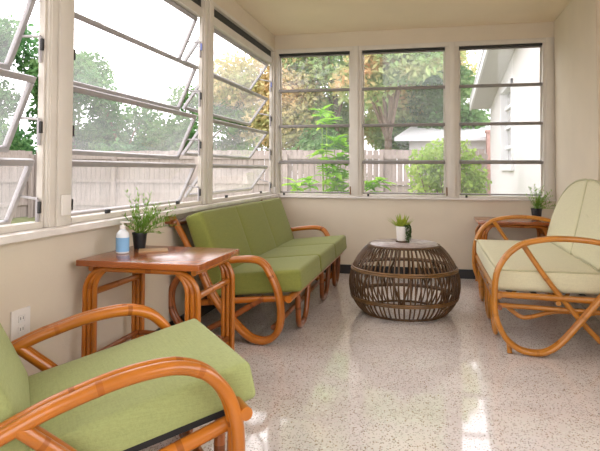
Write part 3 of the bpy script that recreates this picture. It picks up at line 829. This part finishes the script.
# white house wing to the right
h = thing('white_house', 'white stucco house wing with grey eave outside the right back window', 'house', (2.95, 0, GZ))
ye = 8.25
def hexa(bm, x0, x1, y0, y1, z00, z01, z10, z11):
    """box whose bottom and top run on a slope along y (z0 at y0, z1 at y1)"""
    vs = [bm.verts.new(p) for p in ((x0,y0,z00),(x1,y0,z00),(x1,y1,z10),(x0,y1,z10),(x0,y0,z01),(x1,y0,z01),(x1,y1,z11),(x0,y1,z11))]
    for f in ((3,2,1,0),(4,5,6,7),(0,1,5,4),(1,2,6,5),(2,3,7,6),(3,0,4,7)): bm.faces.new([vs[i] for i in f])
g = -GZ
def zs(y): return 2.50+g+.13*(8.25-y)      # the gable end rises towards the porch
bm = bmesh.new()
wy0, wy1, wz0, wz1 = 4.45, 6.05, 1.10+g, 2.60+g
hexa(bm, 0, .2, .25, wy0, 0, zs(.25), 0, zs(wy0)); hexa(bm, 0, .2, wy1, ye, 0, zs(wy1), 0, zs(ye))
box(bm, 0, .2, wy0, wy1, 0, wz0); hexa(bm, 0, .2, wy0, wy1, wz1, zs(wy0), wz1, zs(wy1)); box(bm, .2, 4, ye-.2, ye, 0, zs(ye))
obj('wall', bm, M['house'], h, smooth=False)
y0_, y1_ = .25, ye+.10
bm = bmesh.new(); hexa(bm, -.42, .20, y0_, y1_, zs(y0_)+.001, zs(y0_)+.03, zs(y1_)+.001, zs(y1_)+.03); obj('soffit', bm, M['soffit'], h, smooth=False)
bm = bmesh.new(); hexa(bm, -.455, -.421, y0_, y1_, zs(y0_)-.03, zs(y0_)+.14, zs(y1_)-.03, zs(y1_)+.14); obj('fascia', bm, M['fascia'], h, smooth=False)
bm = bmesh.new(); hexa(bm, -.47, 3.5, y0_, y1_+.05, zs(y0_)+.141, zs(y0_)+.18, zs(y1_)+.135, zs(y1_)+.175); obj('roof', bm, M['roof'], h, smooth=False)
bm = bmesh.new()
for b_ in ((-.03,.10,wy0,wy0+.09,wz0,wz1),(-.03,.10,wy1-.09,wy1,wz0,wz1),(-.03,.10,wy0,wy1,wz1-.08,wz1),(-.05,.10,wy0-.05,wy1+.05,wz0-.06,wz0+.05)): box(bm, *b_)
for k in range(1,4): zz = wz0+(wz1-wz0)*k/4; box(bm, .05,.09,wy0,wy1,zz-.03,zz+.03)
wf = obj('window', bm, M['fascia'], h, smooth=False)
bm = bmesh.new(); box(bm, .10,.11,wy0,wy1,wz0,wz1); obj('pane', bm, M['hglass'], wf, smooth=False)
# neighbour's roof and brick wall beyond the fence
n = thing('neighbour_house', 'low house with a pale roof beyond the back fence', 'house', (1.4, 10.6, GZ))
bm = bmesh.new(); box(bm, -.4, 5.0, .3, 2.0, 0, 2.25); obj('wall', bm, M['house'], n, smooth=False)
bm = bmesh.new()
vs = [bm.verts.new(p) for p in ((-.8,-.1,2.26),(5.4,-.1,2.26),(5.0,2.2,2.75),(-.4,2.2,2.75),(-.8,-.1,2.16),(5.4,-.1,2.16),(5.0,2.2,2.65),(-.4,2.2,2.65))]
for f in ((3,2,1,0),(4,5,6,7),(0,1,5,4),(1,2,6,5),(2,3,7,6),(3,0,4,7)): bm.faces.new([vs[i] for i in f])
obj('roof', bm, M['roof'], n, smooth=False)
bm = bmesh.new(); box(bm, 0, .55, 0, .3, 0, 2.35); box(bm, -.03, .58, -.03, .33, 2.351, 2.42)
c = obj('brick_pier', bm, M['brick'], smooth=False); c.location = (3.05, 10.2, GZ)
tag(c, 'pink brick pier beyond the fence beside the white house', 'pier')
for (a, b_, lab) in (((-5.7, -10, 3.50), (-5.7, 30, 5.95), 'thin upper power line crossing the sky outside the middle left window'), ((-5.5, -10, 3.40), (-5.5, 30, 5.06), 'thin lower power line crossing the sky outside the middle left window')):
    bm = bmesh.new(); A, B = Vector(a), Vector(b_)
    tube(bm, [A.lerp(B, k/12)+Vector((0,0,-.12*4*(k/12)*(1-k/12))) for k in range(13)], .009, 6, step=.5)
    tag(obj('power_line', bm, M['alud']), lab, 'cable')

# ------------------------------------------------------------------ light, world, camera
wd = bpy.data.worlds.new('World'); S.world = wd; wd.use_nodes = True; nt = wd.node_tree
bg = nt.nodes['Background']
tc = nd(nt, 'ShaderNodeTexCoord'); no = nd(nt, 'ShaderNodeTexNoise'); setin(no, Scale=2.2, Detail=5.0)
nt.links.new(tc.outputs['Generated'], no.inputs['Vector'])
cr = nd(nt, 'ShaderNodeValToRGB'); cr.color_ramp.elements[0].position = .35; cr.color_ramp.elements[1].position = .65
cr.color_ramp.elements[0].color = (.88,.89,.97,1); cr.color_ramp.elements[1].color = (1,.965,.965,1)
nt.links.new(no.outputs['Fac'], cr.inputs['Fac']); nt.links.new(cr.outputs['Color'], bg.inputs['Color'])
bg.inputs['Strength'].default_value = 2.9

cam = bpy.data.cameras.new('camera'); co = bpy.data.objects.new('camera', cam); COL.objects.link(co)
F = 573.77; yaw, pitch, roll = -.2236, .0319, .0038
cam.sensor_fit = 'HORIZONTAL'; cam.sensor_width = 36; cam.lens = F/600*36
cam.shift_x = 0; cam.shift_y = -73.62/600
cam.clip_start = .05; cam.clip_end = 200
fw = Vector((math.sin(yaw)*math.cos(pitch), math.cos(yaw)*math.cos(pitch), math.sin(pitch)))
rt = Vector((math.cos(yaw), -math.sin(yaw), 0)); up = rt.cross(fw)
r2 = rt*math.cos(roll)+up*math.sin(roll); u2 = -rt*math.sin(roll)+up*math.cos(roll)
mw = Matrix((r2, u2, -fw)).transposed().to_4x4(); mw.translation = (1.5853, -5.7549, 1.0334)
co.matrix_world = mw
S.camera = co
S.view_settings.view_transform = 'Standard'; S.view_settings.look = 'None'; S.view_settings.gamma = 1.0
S.view_settings.exposure = 0.68
S.view_settings.use_curve_mapping = False
S.cycles.max_bounces = 12; S.cycles.diffuse_bounces = 6; S.cycles.transparent_max_bounces = 24
S.cycles.use_denoising = True
